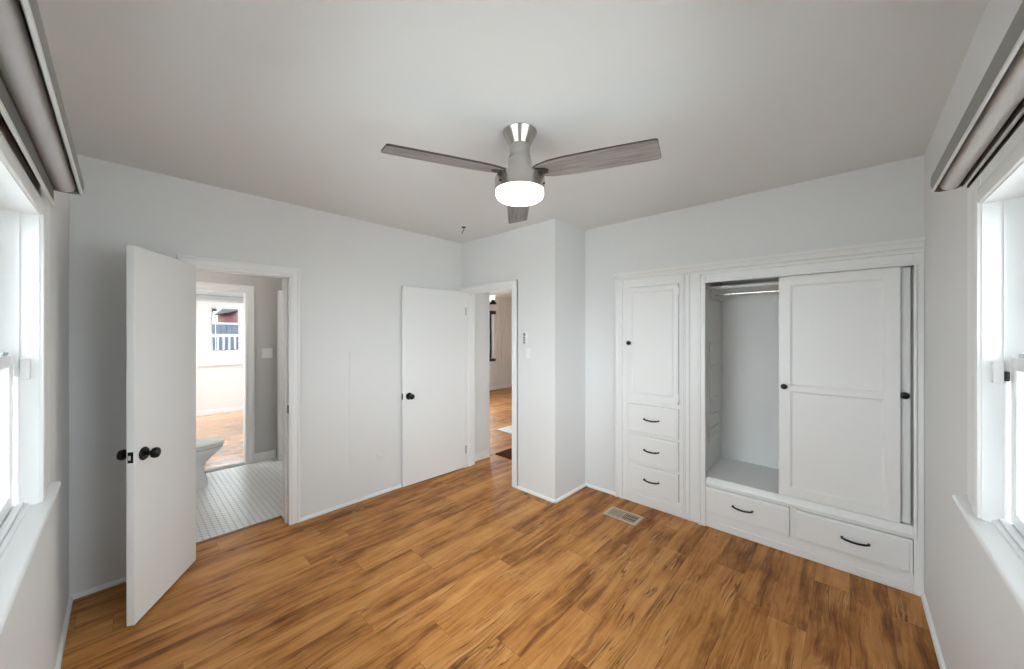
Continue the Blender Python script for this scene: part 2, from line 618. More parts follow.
# bathroom doorway (in wall x = XA)
b = nb()
casing_profile(b, lambda a, d, z: (XA + d, a, z), 0.325, 0.92, 2.005, 0.077)
box(b, -3.50, XA + 0.004, 0.305, 0.325, 0, 2.03)
box(b, -3.50, XA + 0.004, 0.92, 0.94, 0, 2.03)
box(b, -3.50, XA + 0.004, 0.325, 0.92, 2.01, 2.03)
box(b, -3.405, -3.37, 0.325, 0.337, 0, 2.01)      # stops
box(b, -3.405, -3.37, 0.908, 0.92, 0, 2.01)
box(b, -3.405, -3.37, 0.337, 0.908, 1.998, 2.01)
tr1 = struct('trim_1', b, TRIM, 'white stepped casing around the bathroom doorway', 'door frame')
b = nb()
box(b, -3.355, -3.33, 0.9165, 0.9205, 0.90, 0.965, 0.001, 1)
obj('strike_plate', b, BLACK, tr1)['label'] = 'black strike plate'
b = nb()
prism(b, [(-3.540, -0.002), (-3.537, 0.003), (-3.512, 0.004), (-3.500, 0.003), (-3.495, 0.0)], 'y', 0.326, 0.919)
struct('trim_2', b, THRESH, 'thin brown threshold strip under the bathroom doorway', 'threshold')

# entry doorway (wall y = YE)
b = nb()
casing_profile(b, lambda a, d, z: (a, YE - d, z), -3.25, -2.502, 2.02, 0.066)
box(b, -3.27, -3.25, YE - 0.004, 2.83, 0, 2.04)
box(b, -2.502, -2.485, YE - 0.004, 2.83, 0, 2.04)
box(b, -3.25, -2.502, YE - 0.004, 2.83, 2.02, 2.04)
box(b, -3.25, -3.238, 2.745, 2.78, 0, 2.02)
box(b, -2.512, -2.502, 2.745, 2.78, 0, 2.02)
box(b, -3.238, -2.512, 2.745, 2.78, 2.008, 2.02)
box(b, -3.32, -3.25, 2.83, 2.845, 0, 2.09)
struct('trim_3', b, TRIM, 'white casing around the open entry doorway beside the fan remote', 'door frame')


# ------------------------------------------------------------------ doors
def knob_set(bm, y, z, s, x0):
    """rosette and ball knob on a door face, axis along local x, s=+1/-1, face at x0; centred at local (.., y, z)"""
    prof = [(0.0, 0.0), (0.0355, 0.0), (0.0365, 0.004), (0.033, 0.009), (0.013, 0.010), (0.011, 0.030),
            (0.016, 0.036), (0.0265, 0.044), (0.029, 0.054), (0.0265, 0.064), (0.017, 0.070), (0.0, 0.071)]
    lathe(bm, [(r, x0 + s * h) for r, h in prof], (0, y, z), 28, 'x')


# bathroom door: local frame, hinge at origin, slab extends along +y, visible face at local x=0 (outwards -x side is thickness)
def door_slab(L, Hh, t, z0):
    b = nb()
    box(b, 0, t, 0.0, L, z0, z0 + Hh, 0.002, 1)
    return b


hx, hy = -3.247, 0.342
nx, ny = -2.757, 0.045
dl = math.hypot(nx - hx, ny - hy)
ang = math.atan2(ny - hy, nx - hx)
# local +y -> direction (cos ang, sin ang): rotate by ang-90deg; then local +x -> (sin ang, -cos ang)
d1 = obj('door_1', door_slab(dl, 2.0, -0.036, 0.012), DOORP, local=True)
d1.location = (hx, hy, 0)
d1.rotation_euler = (0, 0, ang - H90)
# the visible face must look to +(0.5,0.85): local +x maps to (sin ang, -cos ang)
sgn = 1 if math.sin(ang) * 0.5 - math.cos(ang) * 0.85 > 0 else -1
if sgn < 0:
    for v in d1.data.vertices:
        v.co.x = v.co.x + 0.036
tag(d1, 'white flat slab bathroom door standing open toward the left window', 'door', kind='structure')
FX = 0.0 if sgn > 0 else 0.0
BX = -0.036 * sgn
b = nb(); knob_set(b, dl - 0.065, 0.897, sgn, 0.0)
obj('door_knob', b, BLACK, d1, local=True)['label'] = 'black knob'
b = nb(); knob_set(b, dl - 0.065, 0.897, -sgn, BX)
obj('door_knob', b, BLACK, d1, local=True)['label'] = 'black knob'
b = nb()
xm = BX / 2
box(b, xm - 0.012, xm + 0.012, dl - 0.001, dl + 0.0015, 0.867, 0.925, 0.0006, 1)
obj('latch_plate', b, BLACK, d1, local=True)['label'] = 'black latch plate'
b = nb()
box(b, xm - 0.006, xm + 0.006, dl + 0.001, dl + 0.010, 0.884, 0.908, 0.002, 1)
obj('latch_bolt', b, CHROME, d1, local=True)['label'] = 'chrome bolt'
for zz in (0.25, 1.05, 1.80):
    b = nb()
    lathe(b, [(0.006, zz - 0.045), (0.006, zz + 0.045)], (-0.018 * sgn * 2 - 0.004 * sgn, -0.004, 0), 10)
    obj('hinge', b, HINGE, d1, local=True)['label'] = 'steel hinge'

# entry door: hinge (-3.236, 2.695), free end (-3.268, 1.918)
hx, hy = -3.236, 2.690
nx, ny = -3.266, 1.912
dl = math.hypot(nx - hx, ny - hy)
ang = math.atan2(ny - hy, nx - hx)
# local +x -> (sin ang, -cos ang) = about (-1, 0): visible face is local -x side
d2 = obj('door_2', door_slab(dl, 2.014, 0.035, 0.012), DOORP, local=True)
d2.location = (hx, hy, 0)
d2.rotation_euler = (0, 0, ang - H90)
tag(d2, 'white flat slab entry door folded open against the back wall', 'door', kind='structure')
b = nb(); knob_set(b, dl - 0.065, 0.915, -1, 0.0)
obj('door_knob', b, BLACK, d2, local=True)['label'] = 'black knob'
b = nb()
box(b, 0.005, 0.030, dl - 0.001, dl + 0.0015, 0.885, 0.945, 0.0006, 1)
obj('latch_plate', b, BLACK, d2, local=True)['label'] = 'black latch plate'
for zz in (0.215, 1.80):
    b = nb()
    lathe(b, [(0.007, zz - 0.045), (0.007, zz + 0.045)], (-0.006, -0.002, 0), 10)
    obj('hinge', b, HINGE, d2, local=True)['label'] = 'steel hinge'


# ------------------------------------------------------------------ main windows
def make_window(name, fn, far, near, out, horn, label):
    """fn maps (u, d, z): u along the wall away from the camera, d into the room. far/near: jamb u; out: outer casing u"""
    root = tag(bpy.data.objects.new(name, None), label, 'window', kind='structure')
    COL.objects.link(root)
    root.location = fn((far + near) / 2, 0, 0.98)
    WLOC[name] = Vector(root.location)
    root.empty_display_size = 0.05
    wd = out - far
    zt, zb = 1.965, 0.955
    b = nb()
    # flat outer board, raised bead at the inner edge, on both sides and head
    for (a0, a1, e0, e1) in ((far + 0.004, out, far + 0.002, far + 0.075), (near - wd, near - 0.004, near - 0.075, near - 0.002)):
        box(b, a0, a1, 0, 0.014, zb, zt + 0.10, 0.003, 1)
        box(b, e0, e1, 0, 0.022, zb, zt + 0.05, 0.005, 2)
    box(b, near - wd, out, 0, 0.0135, zt + 0.004, zt + 0.10, 0.003, 1)
    box(b, near - 0.075, far + 0.075, 0, 0.0215, zt + 0.002, zt + 0.05, 0.005, 2)
    obj('casing', b, TRIM, root, fn=fn)
    b = nb()
    D = -0.15
    box(b, far - 0.001, far + 0.012, D, 0.012, zb, zt + 0.012)
    box(b, near - 0.012, near + 0.001, D, 0.012, zb, zt + 0.012)
    box(b, near, far, D, 0.012, zt - 0.001, zt + 0.012)
    # small inner stop bead
    box(b, far - 0.006, far, -0.036, -0.030, zb, zt)
    box(b, near, near + 0.006, -0.036, -0.030, zb, zt)
    obj('jamb', b, TRIM, root, fn=fn)
    # stool with rounded nose and horns, and an apron below
    b = nb()
    prism(b, [(0.0, 0.928), (0.034, 0.928), (0.039, 0.932), (0.041, 0.938), (0.039, 0.944), (0.034, 0.948), (0.0, 0.955)], 'x', near - wd - 0.02, horn)
    prism(b, [(-0.038, 0.94), (0.0, 0.94), (0.0, 0.955), (-0.038, 0.958)], 'x', near, far)
    obj('sill', b, TRIM, root, fn=fn)
    b = nb()
    box(b, near - wd, out, 0, 0.013, 0.868, 0.928, 0.003, 1)
    obj('apron', b, TRIM, root, fn=fn)
    b = nb()
    for k, (d0, d1, z1) in enumerate(((-0.020, -0.008, 0.964), (-0.038, -0.020, 0.972), (-0.15, -0.038, 0.968))):
        box(b, near, far, d0, d1, 0.945, z1, 0.002, 1)
    obj('sash_track', b, VINYL, root, fn=fn)
    # upper sash (outer) and lower sash (inner)
    for nm, d0, d1, z0, z1, bar in (('upper_sash', -0.100, -0.071, 1.43, 1.963, 0.035), ('lower_sash', -0.068, -0.040, 0.969, 1.478, 0.04)):
        b = nb()
        a0, a1 = near + 0.004, far - 0.004
        if nm == 'lower_sash':
            a0, a1 = near + 0.013, far - 0.013
        box(b, a1 - bar, a1, d0, d1, z0, z1, 0.004, 1)
        box(b, a0, a0 + bar, d0, d1, z0, z1, 0.004, 1)
        box(b, a0 + bar, a1 - bar, d0, d1, z1 - bar, z1, 0.004, 1)
        box(b, a0 + bar, a1 - bar, d0, d1, z0, z0 + bar, 0.004, 1)
        mid = (d0 + d1) / 2
        s = obj(nm, b, VINYL, root, fn=fn)
        b = nb()
        box(b, a0 + bar - 0.004, a1 - bar + 0.004, mid - 0.002, mid + 0.002, z0 + bar - 0.004, z1 - bar + 0.004)
        obj('pane', b, GLASS, s, fn=fn, smooth=0)['label'] = 'clear glass'
        if nm == 'lower_sash':
            b = nb()
            box(b, a1 - 0.12, a1 - 0.06, d0 + 0.004, d1 - 0.002, z1, z1 + 0.012, 0.003, 1)
            obj('sash_lock', b, VINYLG, s, fn=fn)['label'] = 'grey lock'
    return root


def fnL(u, d, z):
    return (-u, YL + d, z)


def fnR(u, d, z):
    return (XR - d, u, z)


make_window('window_1', fnL, 2.08, 0.55, 2.34, 2.355, 'left hand double hung window with white casing beside the open bathroom door')
make_window('window_2', fnR, 1.87, 0.45, 2.055, 2.12, 'right hand double hung window with white casing beside the closet')

# window alarm sensors
for nm, fn, far, lab, blk in (('window_sensor', fnL, 2.08, 'small white window sensor on the left window jamb', False),
                              ('window_sensor', fnR, 1.87, 'small white window sensor with black contact on the right window jamb', True)):
    r = thing(nm, fn(far - 0.006, -0.012, 1.36), lab, 'sensor', 'window alarm sensors')
    b = nb()
    box(b, far - 0.020, far - 0.001, -0.028, -0.006, 1.392, 1.462, 0.004, 2)
    obj('body', b, PLASTIC, r, fn=fn)
    b = nb()
    if blk:
        box(b, far - 0.016, far - 0.001, -0.0395, -0.0285, 1.402, 1.432, 0.002, 1)
        obj('contact', b, DARKPL, r, fn=fn)['label'] = 'black contact'
    else:
        box(b, far - 0.016, far - 0.001, -0.0395, -0.0285, 1.402, 1.432, 0.002, 1)
        obj('contact', b, PLASTIC, r, fn=fn)


# ------------------------------------------------------------------ roller shades
def make_shade(fn, u0, u1, label, fabric, hem, skew=0.0, clip=False, top=2.172, sc=1.0, hd=0.010, cr=(0.0445, 0.0285)):
    um = (u0 + u1) / 2

    def g(u, d, z):
        return fn(u, d * sc + skew * (u1 - u), z)
    r = thing('roller_shade', g(um, 0.0, 2.10), label, 'window shade', 'roller shades over the bedroom windows')
    dz = top - 2.172
    # fascia: curved plate
    b = nb()
    out = [(0.006, 2.172), (0.060, 2.172), (0.078, 2.169), (0.088, 2.160), (0.0925, 2.145), (0.0925, 2.110), (0.0905, 2.094),
           (0.0875, 2.094), (0.0895, 2.110), (0.0895, 2.144), (0.0855, 2.157), (0.077, 2.165), (0.060, 2.168), (0.006, 2.168)]
    prism(b, [(p, q + dz) for p, q in out], 'x', u0, u1)
    obj('fascia', b, FASCIA, r, fn=g)['label'] = 'dark grey curved fascia'
    b = nb()
    box(b, u0, u1, 0.0855, 0.0925, 2.086 + dz, 2.096 + dz, 0.002, 1)
    obj('bottom_lip', b, ALU, r, fn=g)['label'] = 'pale bottom lip'
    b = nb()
    box(b, u0, u1, 0.0, 0.006, 2.082 + dz, 2.172 + dz)  # dark plate put in as the shadow in the gaps around the roll
    obj('shadow_backing', b, DARKPL, r, fn=g)['label'] = 'dark plate standing in for the shadowed gap'
    for uu in (u0 - 0.004, u1):
        b = nb()
        prism(b, [(0.0, 2.10 + dz), (0.03, 2.088 + dz), (0.074, 2.086 + dz), (0.088, 2.092 + dz), (0.094, 2.115 + dz), (0.093, 2.145 + dz), (0.088, 2.162 + dz), (0.076, 2.172 + dz), (0.0, 2.174 + dz)], 'x', uu, uu + 0.004)
        obj('end_cap', b, FASCIA, r, fn=g)['label'] = 'dark grey end cap'
    b = nb()
    lathe(b, [(cr[1], u0 + 0.004), (cr[1], u1 - 0.004)], (0, cr[0], 2.112 + dz), 36, 'x')
    obj('roll', b, fabric, r, fn=g)
    h0, h1 = hem
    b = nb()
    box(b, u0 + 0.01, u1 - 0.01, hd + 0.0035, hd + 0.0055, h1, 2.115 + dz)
    obj('fabric', b, DFABRIC, r, fn=g, smooth=0)['label'] = 'fabric drop coloured dark for its shadow'
    b = nb()
    box(b, u0 + 0.01, u1 - 0.01, hd + 0.002, hd + 0.008, h0, h1, 0.0015, 1)
    obj('hem_bar', b, ALU, r, fn=g)['label'] = 'pale hem bar'
    if clip:
        b = nb()
        P = []
        cu = 1.02
        for t in range(0, 25):
            a = t / 24 * 2 * math.pi
            P.append((cu + 0.030 * math.cos(a), hd + 0.014 + 0.006 * math.sin(2 * a), h0 + 0.006 + 0.012 * math.sin(a)))
        tube(b, P, 0.0028, 8)
        tube(b, [(cu - 0.03, 0.028, h0 + 0.006), (cu - 0.05, 0.026, h0 - 0.004), (cu - 0.085, 0.022, h0 - 0.002), (cu - 0.11, 0.02, h0 + 0.01)], 0.0028, 8)
        tube(b, [(cu + 0.03, 0.028, h0 + 0.006), (cu + 0.05, 0.030, h0 + 0.004), (cu + 0.07, 0.036, h0 - 0.008)], 0.0026, 8)
        obj('cord_clip', b, PLASTIC, r, fn=g)['label'] = 'white wire clip'
    return r


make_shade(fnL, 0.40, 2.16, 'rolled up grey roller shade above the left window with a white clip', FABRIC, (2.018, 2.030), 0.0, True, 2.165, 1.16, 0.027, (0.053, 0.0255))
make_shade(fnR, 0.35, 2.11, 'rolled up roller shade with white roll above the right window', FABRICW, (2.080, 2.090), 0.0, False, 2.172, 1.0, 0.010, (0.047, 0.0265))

# ------------------------------------------------------------------ ceiling fan
FC = (-1.262, 1.415)
fan = thing('ceiling_fan', (FC[0], FC[1], H), 'brushed nickel ceiling fan with three grey wood blades and a lit drum light', 'ceiling fan')
b = nb()
lathe(b, [(0.0, H), (0.088, H), (0.0895, H - 0.006), (0.086, H - 0.012), (0.074, H - 0.034), (0.060, H - 0.060), (0.0545, H - 0.072), (0.0, H - 0.072)], (FC[0], FC[1], 0), 48)
obj('canopy', b, NICKEL, fan)
b = nb()
lathe(b, [(0.0, H - 0.072), (0.0535, H - 0.072), (0.0535, H - 0.128), (0.0, H - 0.128)], (FC[0], FC[1], 0), 48)
obj('neck', b, NICKEL, fan)
b = nb()
lathe(b, [(0.0, H - 0.128), (0.053, H - 0.128), (0.0575, H - 0.134), (0.055, H - 0.141), (0.0, H - 0.141)], (FC[0], FC[1], 0), 48)
obj('collar', b, HINGE, fan)['label'] = 'dark steel collar ring'
b = nb()
lathe(b, [(0.0, H - 0.141), (0.056, H - 0.141), (0.061, H - 0.150), (0.061, H - 0.238), (0.0, H - 0.238)], (FC[0], FC[1], 0), 48)
obj('motor_housing', b, NICKEL, fan)
b = nb()
lathe(b, [(0.0, H - 0.236), (0.118, H - 0.236), (0.127, H - 0.240), (0.1305, H - 0.248), (0.1305, H - 0.310), (0.124, H - 0.310), (0.0, H - 0.304)], (FC[0], FC[1], 0), 64)
lk = obj('light_kit', b, NICKEL, fan)
for a in (100, 220, 340):
    b = nb()
    ca, sa = math.cos(math.radians(a) + YAW), math.sin(math.radians(a) + YAW)
    tube(b, [(FC[0] + ca * 0.126, FC[1] + sa * 0.126, H - 0.285), (FC[0] + ca * 0.135, FC[1] + sa * 0.135, H - 0.285)], 0.005, 10)
    obj('screw', b, BLACK, lk)
b = nb()
lathe(b, [(0.0, H - 0.306), (0.122, H - 0.306), (0.1245, H - 0.312), (0.1245, H - 0.330), (0.120, H - 0.342), (0.106, H - 0.351), (0.06, H - 0.356), (0.0, H - 0.357)], (FC[0], FC[1], 0), 64)
obj('light_globe', b, EMGLOBE, fan, smooth=60)['label'] = 'lit white frosted glass globe'

for k, aa in enumerate((90, 209.8, 330.6)):
    arm = nb()
    # blade in local coords: x outwards, y across; then pitched, drooped, turned
    pts_top = []
    R0, R1 = 0.085, 0.685
    outl = []
    ups = [(R0, 0.030), (R0 + 0.03, 0.046), (R0 + 0.09, 0.062), (R0 + 0.17, 0.069), (0.45, 0.070), (0.60, 0.068), (R1 - 0.012, 0.066), (R1 - 0.002, 0.058)]
    outl = ups + [(x, -y) for x, y in ups[::-1]]
    bl = nb()
    prism(bl, outl, 'z', -0.0045, 0.0045)
    bo = obj('blade', bl, [BLADE], fan, local=True, smooth=30)
    bo.data.materials.append(BLADEE)
    for p in bo.data.polygons:
        if abs(p.normal.z) < 0.5:
            p.material_index = 1
    bo['label'] = 'grey wood grain blade'
    M = Matrix.Rotation(YAW + math.radians(aa), 4, 'Z') @ Matrix.Rotation(math.radians(3.2), 4, 'Y') @ Matrix.Rotation(math.radians(-11), 4, 'X')
    MB_ = Matrix.Translation((0, 0, -0.218)) @ M
    bo.matrix_local = MB_
    ar = nb()
    prism(ar, [(0.055, -0.02), (0.11, -0.028), (0.155, -0.018), (0.165, 0.0), (0.155, 0.018), (0.11, 0.028), (0.055, 0.02)], 'z', -0.0105, -0.0046)
    for sx, sy in ((0.10, 0.016), (0.10, -0.016), (0.145, 0.0)):
        lathe(ar, [(0.0045, -0.0105), (0.0045, -0.0125), (0.0, -0.0135)], (sx, sy, 0), 10)
    ao = obj('blade_arm', ar, BLADEE, fan, local=True)
    ao.matrix_local = MB_
    ao['label'] = 'dark metal blade bracket'

# ------------------------------------------------------------------ ceiling hook
hk = thing('ceiling_hook', (-2.77, 2.28, H), 'small dark hook on a white plate in the ceiling corner beyond the fan', 'hook')
b = nb()
lathe(b, [(0.0, H), (0.034, H), (0.032, H - 0.006), (0.018, H - 0.008), (0.0, H - 0.008)], (-2.77, 2.28, 0), 24)
obj('plate', b, PLASTIC, hk)['label'] = 'white round plate'
b = nb()
lathe(b, [(0.0, H - 0.008), (0.020, H - 0.008), (0.018, H - 0.018), (0.006, H - 0.020), (0.0, H - 0.021)], (-2.77, 2.28, 0), 20)
tube(b, [(-2.77, 2.28, H - 0.018), (-2.768, 2.282, H - 0.035), (-2.775, 2.274, H - 0.05), (-2.782, 2.268, H - 0.062), (-2.777, 2.274, H - 0.072)], 0.0035, 8)
obj('hook', b, DARKPL, hk)['label'] = 'dark hook'

# ------------------------------------------------------------------ back wall bits
rw = nb()
prism(rw, [(1.405, 0.325), (1.414, 0.312), (1.424, 0.312), (1.433, 0.325), (1.433, 1.384), (1.405, 1.384)], 'x', XA, XA + 0.009)
o = obj('cord_cover', rw, WALL, smooth=0)
tag(o, 'painted over vertical cord cover strip on the back wall between the two doors', 'cord cover')
ol = thing('wall_outlet', (XA, 1.705, 0.385), 'painted white wall outlet low on the back wall by the entry door', 'outlet')
b = nb()
box(b, XA, XA + 0.006, 1.670, 1.740, 0.328, 0.442, 0.003, 2)
obj('cover_plate', b, OFFPL, ol)
for zz in (0.357, 0.413):
    b = nb()
    box(b, XA + 0.005, XA + 0.0085, 1.689, 1.721, zz - 0.014, zz + 0.014, 0.002, 1)
    s = obj('socket', b, OFFPL, ol)
    b = nb()
    for yy in (1.699, 1.711):
        box(b, XA + 0.0083, XA + 0.0087, yy - 0.0012, yy + 0.0012, zz - 0.004, zz + 0.006)
    obj('slot', b, GREYPL, s, smooth=0)
# fan remote in its wall cradle and a rocker switch
rm = thing('fan_remote', (-2.332, YE, 1.505), 'small white remote with dark buttons on the wall right of the entry doorway', 'remote control')
b = nb()
box(b, -2.358, -2.306, YE - 0.018, YE, 1.440, 1.565, 0.005, 2)
obj('body', b, PLASTIC, rm)
for zz, hh in ((1.540, 0.015), (1.508, 0.010), (1.484, 0.008), (1.460, 0.010)):
    b = nb()
    box(b, -2.348, -2.317, YE - 0.020, YE - 0.017, zz - hh, zz + hh, 0.0015, 1)
    obj('button', b, GREYPL, rm)['label'] = 'dark grey button'
sw = thing('light_switch', (-2.296, YE, 1.345), 'white rocker switch plate below the fan remote', 'light switch')
b = nb()
box(b, -2.331, -2.261, YE - 0.006, YE, 1.285, 1.405, 0.003, 2)
obj('cover_plate', b, PLASTIC, sw)
b = nb()
prism(b, [(YE - 0.006, 1.312), (YE - 0.013, 1.312), (YE - 0.008, 1.378), (YE - 0.006, 1.378)], 'x', -2.312, -2.280)
obj('rocker', b, PLASTIC, sw)


# ------------------------------------------------------------------ built-in cabinet and closet
FY = 3.205      # face-frame front plane


def pull(bm, xc, z, w, y):
    h = w / 2
    P = []
    for t in range(-8, 9):
        q = t / 8
        P.append((xc + q * h, y - 0.022 + 0.004 * q * q - 0.0, z - 0.010 * (1 - q * q) + 0.004))
    tube(bm, P, [0.0048 if abs(t) > 6 else 0.0066 for t in range(-8, 9)], 10)
    for s in (-1, 1):
        tube(bm, [(xc + s * h * 0.93, y, z + 0.002), (xc + s * h * 0.93, y - 0.021, z + 0.002)], 0.0045, 10)
        lathe(bm, [(0.0075, y - 0.003), (0.0075, y)], (xc + s * h * 0.93, 0, z + 0.002), 12, 'y')
    return bm


def cab_knob(bm, x, y, z, r=0.0165):
    lathe(bm, [(r * 0.75, y), (r * 0.72, y - 0.004), (r * 0.38, y - 0.007), (r * 0.38, y - 0.014), (r * 0.85, y - 0.018), (r, y - 0.023), (r * 0.85, y - 0.028), (r * 0.3, y - 0.031), (0, y - 0.031)], (x, 0, z), 24, 'y')
    return bm


def drawer(parent, x0, x1, z0, z1, hw, hs=0.0, label_handle='black bow handle'):
    b = nb()
    f = 0.012
    # front with a routed lip all round
    box(b, x0, x1, FY - 0.015, FY + 0.012, z0, z1, 0.003, 1)
    box(b, x0 + f, x1 - f, FY - 0.019, FY - 0.010, z0 + f, z1 - f, 0.004, 1)
    box(b, x0 + 0.012, x1 - 0.012, FY + 0.012, FY + 0.40, z0 + 0.014, z1 - 0.02)
    d = obj('drawer', b, CABP, parent)
    b = nb()
    pull(b, (x0 + x1) / 2 + hs, (z0 + z1) / 2 + 0.004, hw, FY - 0.019)
    obj('handle', b, BLACK, d)['label'] = label_handle
    return d


def strip(bm, x0, x1, z0, z1, d0, d1, bev=0.002):
    box(bm, x0, x1, FY - d1 * 1.4, FY - d0, z0, z1, bev, 1)


# --- tall linen cabinet
lc = thing('linen_cabinet', (-1.29, FY + 0.2, 0), 'tall narrow white built in cabinet with a panelled door over three drawers', 'cabinet')
b = nb()
# outer casing (left) + head + stiles + rails
LX0, LX1 = -1.632, -0.962
box(b, LX0, -1.560, FY - 0.006, YB, 0, 2.045, 0.003, 1)
strip(b, LX0, LX0 + 0.018, 0, 2.045, -0.01, 0.012)
strip(b, -1.580, -1.562, 0, 2.045, -0.01, 0.010)
box(b, -1.562, -1.513, FY, FY + 0.02, 0, 2.045)
box(b, -1.056, -1.030, FY, FY + 0.02, 0, 2.045)
box(b, -1.513, -1.056, FY, FY + 0.02, 1.972, 2.045)
for z0, z1 in ((0, 0.118), (0.358, 0.378), (0.627, 0.648), (0.907, 0.942)):
    box(b, -1.513, -1.056, FY, FY + 0.02, z0, z1)
box(b, -1.562, -1.030, FY - 0.004, FY + 0.01, 0, 0.085, 0.003, 1)
# right pilaster with shallow beads
box(b, -1.034, LX1, FY - 0.004, FY + 0.02, 0, 2.045, 0.002, 1)
for q in (-1.030, -1.012, -0.980):
    strip(b, q, q + 0.010, 0.0, 2.045, -0.006, 0.009, 0.003)
obj('face_frame', b, CABP, lc)
b = nb()
box(b, -1.56, -1.54, FY + 0.02, 3.80, 0.0, 2.06)
box(b, -1.03, -1.01, FY + 0.02, 3.80, 0.0, 2.06)
box(b, -1.54, -1.03, 3.78, 3.80, 0.0, 2.06)
box(b, -1.54, -1.03, FY + 0.02, 3.78, 2.04, 2.06)
obj('carcass', b, INSIDE, lc, smooth=0)


def panel_door(name, parent, x0, x1, z0, z1, y, rails, stile, th=0.022, rec=0.013):
    """rails: list of panel openings (z0,z1); frame front plane y"""
    b = nb()
    box(b, x0, x0 + stile, y, y + th, z0, z1, 0.002, 1)
    box(b, x1 - stile, x1, y, y + th, z0, z1, 0.002, 1)
    zs = [z0] + [q for p in rails for q in p] + [z1]
    for i in range(0, len(zs), 2):
        box(b, x0 + stile - 0.003, x1 - stile + 0.003, y + 0.0003, y + th, zs[i], zs[i + 1], 0.002, 1)
    d = obj(name, b, CABP, parent)
    for a, c in rails:
        b = nb()
        X0, X1 = x0 + stile, x1 - stile
        # sloped sticking then flat panel
        e = 0.010
        o0 = [(X0 - 0.002, y + 0.0015, a - 0.002), (X1 + 0.002, y + 0.0015, a - 0.002), (X1 + 0.002, y + 0.0015, c + 0.002), (X0 - 0.002, y + 0.0015, c + 0.002)]
        o1 = [(X0 + e, y + rec, a + e), (X1 - e, y + rec, a + e), (X1 - e, y + rec, c - e), (X0 + e, y + rec, c - e)]
        o2 = [(X0 - 0.002, y + th - 0.002, a - 0.002), (X1 + 0.002, y + th - 0.002, a - 0.002), (X1 + 0.002, y + th - 0.002, c + 0.002), (X0 - 0.002, y + th - 0.002, c + 0.002)]
        loft(b, [o1, o0, o2])
        obj('panel', b, CABP, d, smooth=0)
    return d


ld = panel_door('door', lc, -1.510, -1.060, 0.944, 1.968, FY - 0.014, [(1.005, 1.925)], 0.040)
b = nb()
cab_knob(b, -1.490, FY - 0.014, 1.462, 0.020)
obj('knob', b, BLACK, ld)['label'] = 'black knob'
for zz in (1.905, 1.005):
    b = nb()
    lathe(b, [(0.005, zz - 0.03), (0.005, zz + 0.03)], (-1.056, FY - 0.012, 0), 10)
    obj('hinge', b, CABP, ld)
for z0, z1 in ((0.650, 0.905), (0.380, 0.625), (0.120, 0.356)):
    drawer(lc, -1.510, -1.058, z0, z1, 0.135)

# --- closet with two sliding doors
cl = thing('built_in_closet', (-0.29, FY + 0.3, 0), 'wide white built in closet with two sliding doors above two drawers', 'closet')
b = nb()
CX0, CX1 = -0.962, 0.319
# jamb casings and head, stepped
box(b, -0.962, -0.848, FY - 0.004, FY + 0.02, 0, 2.045, 0.002, 1)
strip(b, -0.900, -0.848, 0.0, 2.0, -0.006, 0.012, 0.003)
strip(b, -0.900, -0.884, 0.0, 2.04, -0.006, 0.018, 0.003)
strip(b, -0.862, -0.848, 0.335, 1.966, -0.006, 0.016, 0.003)
box(b, 0.276, CX1, FY - 0.004, FY + 0.02, 0, 2.045, 0.002, 1)
strip(b, 0.276, 0.290, 0.335, 1.966, -0.006, 0.012, 0.003)
box(b, -0.848, 0.276, FY - 0.004, FY + 0.02, 1.955, 2.045, 0.002, 1)
strip(b, -0.900, CX1, 2.025, 2.045, -0.006, 0.018, 0.003)
strip(b, -0.862, 0.290, 1.955, 1.972, -0.006, 0.014, 0.003)
# drawer rails, base
box(b, -0.848, 0.276, FY, FY + 0.02, 0, 0.115)
box(b, -0.848, 0.276, FY - 0.004, FY + 0.01, 0, 0.055, 0.003, 1)
box(b, -0.848, 0.276, FY, FY + 0.02, 0.327, 0.372)
prism(b, [(FY + 0.02, 0.340), (FY - 0.006, 0.340), (FY - 0.010, 0.352), (FY - 0.004, 0.372), (FY + 0.012, 0.395), (FY + 0.03, 0.395)], 'x', -0.848, 0.276)
box(b, -0.310, -0.280, FY, FY + 0.02, 0.115, 0.327)
obj('face_frame', b, CABP, cl)
b = nb()
box(b, -0.900, -0.880, FY + 0.02, 3.84, 0.0, 2.06)
box(b, 0.285, 0.300, FY + 0.02, 3.84, 0.0, 2.06)
box(b, -0.880, 0.285, 3.82, 3.84, 0.0, 2.06)
box(b, -0.880, 0.285, FY + 0.02, 3.82, 2.04, 2.06)
box(b, -0.880, 0.285, FY + 0.02, 3.82, 0.365, 0.392)
obj('carcass', b, INSIDE, cl, smooth=0)
b = nb()
box(b, -0.879, 0.284, 3.43, 3.819, 1.925, 1.948, 0.002, 1)
sh = obj('shelf', b, INSIDE, cl)
b = nb()
box(b, -0.879, -0.86, 3.43, 3.81, 1.845, 1.925)
box(b, -0.86, 0.284, 3.80, 3.819, 1.845, 1.925)
obj('shelf_cleat', b, INSIDE, sh, smooth=0)
b = nb()
tube(b, [(-0.86, 3.53, 1.885), (0.284, 3.53, 1.885)], 0.0125, 20)
lathe(b, [(0.028, -0.879), (0.028, -0.868), (0.02, -0.862)], (0, 3.53, 1.885), 20, 'x')
obj('clothes_rod', b, CHROME, cl)['label'] = 'chrome clothes rod'
b = nb()
box(b, -0.879, -0.868, 3.40, 3.62, 0.62, 1.48, 0.002, 1)
cb = obj('cleat_board', b, INSIDE, cl)
for zz in (1.462, 1.262, 0.985, 0.840, 0.730, 0.655):
    b = nb()
    box(b, -0.869, -0.852, 3.41, 3.61, zz, zz + 0.018, 0.002, 1)
    obj('shelf_support', b, INSIDE, cb)
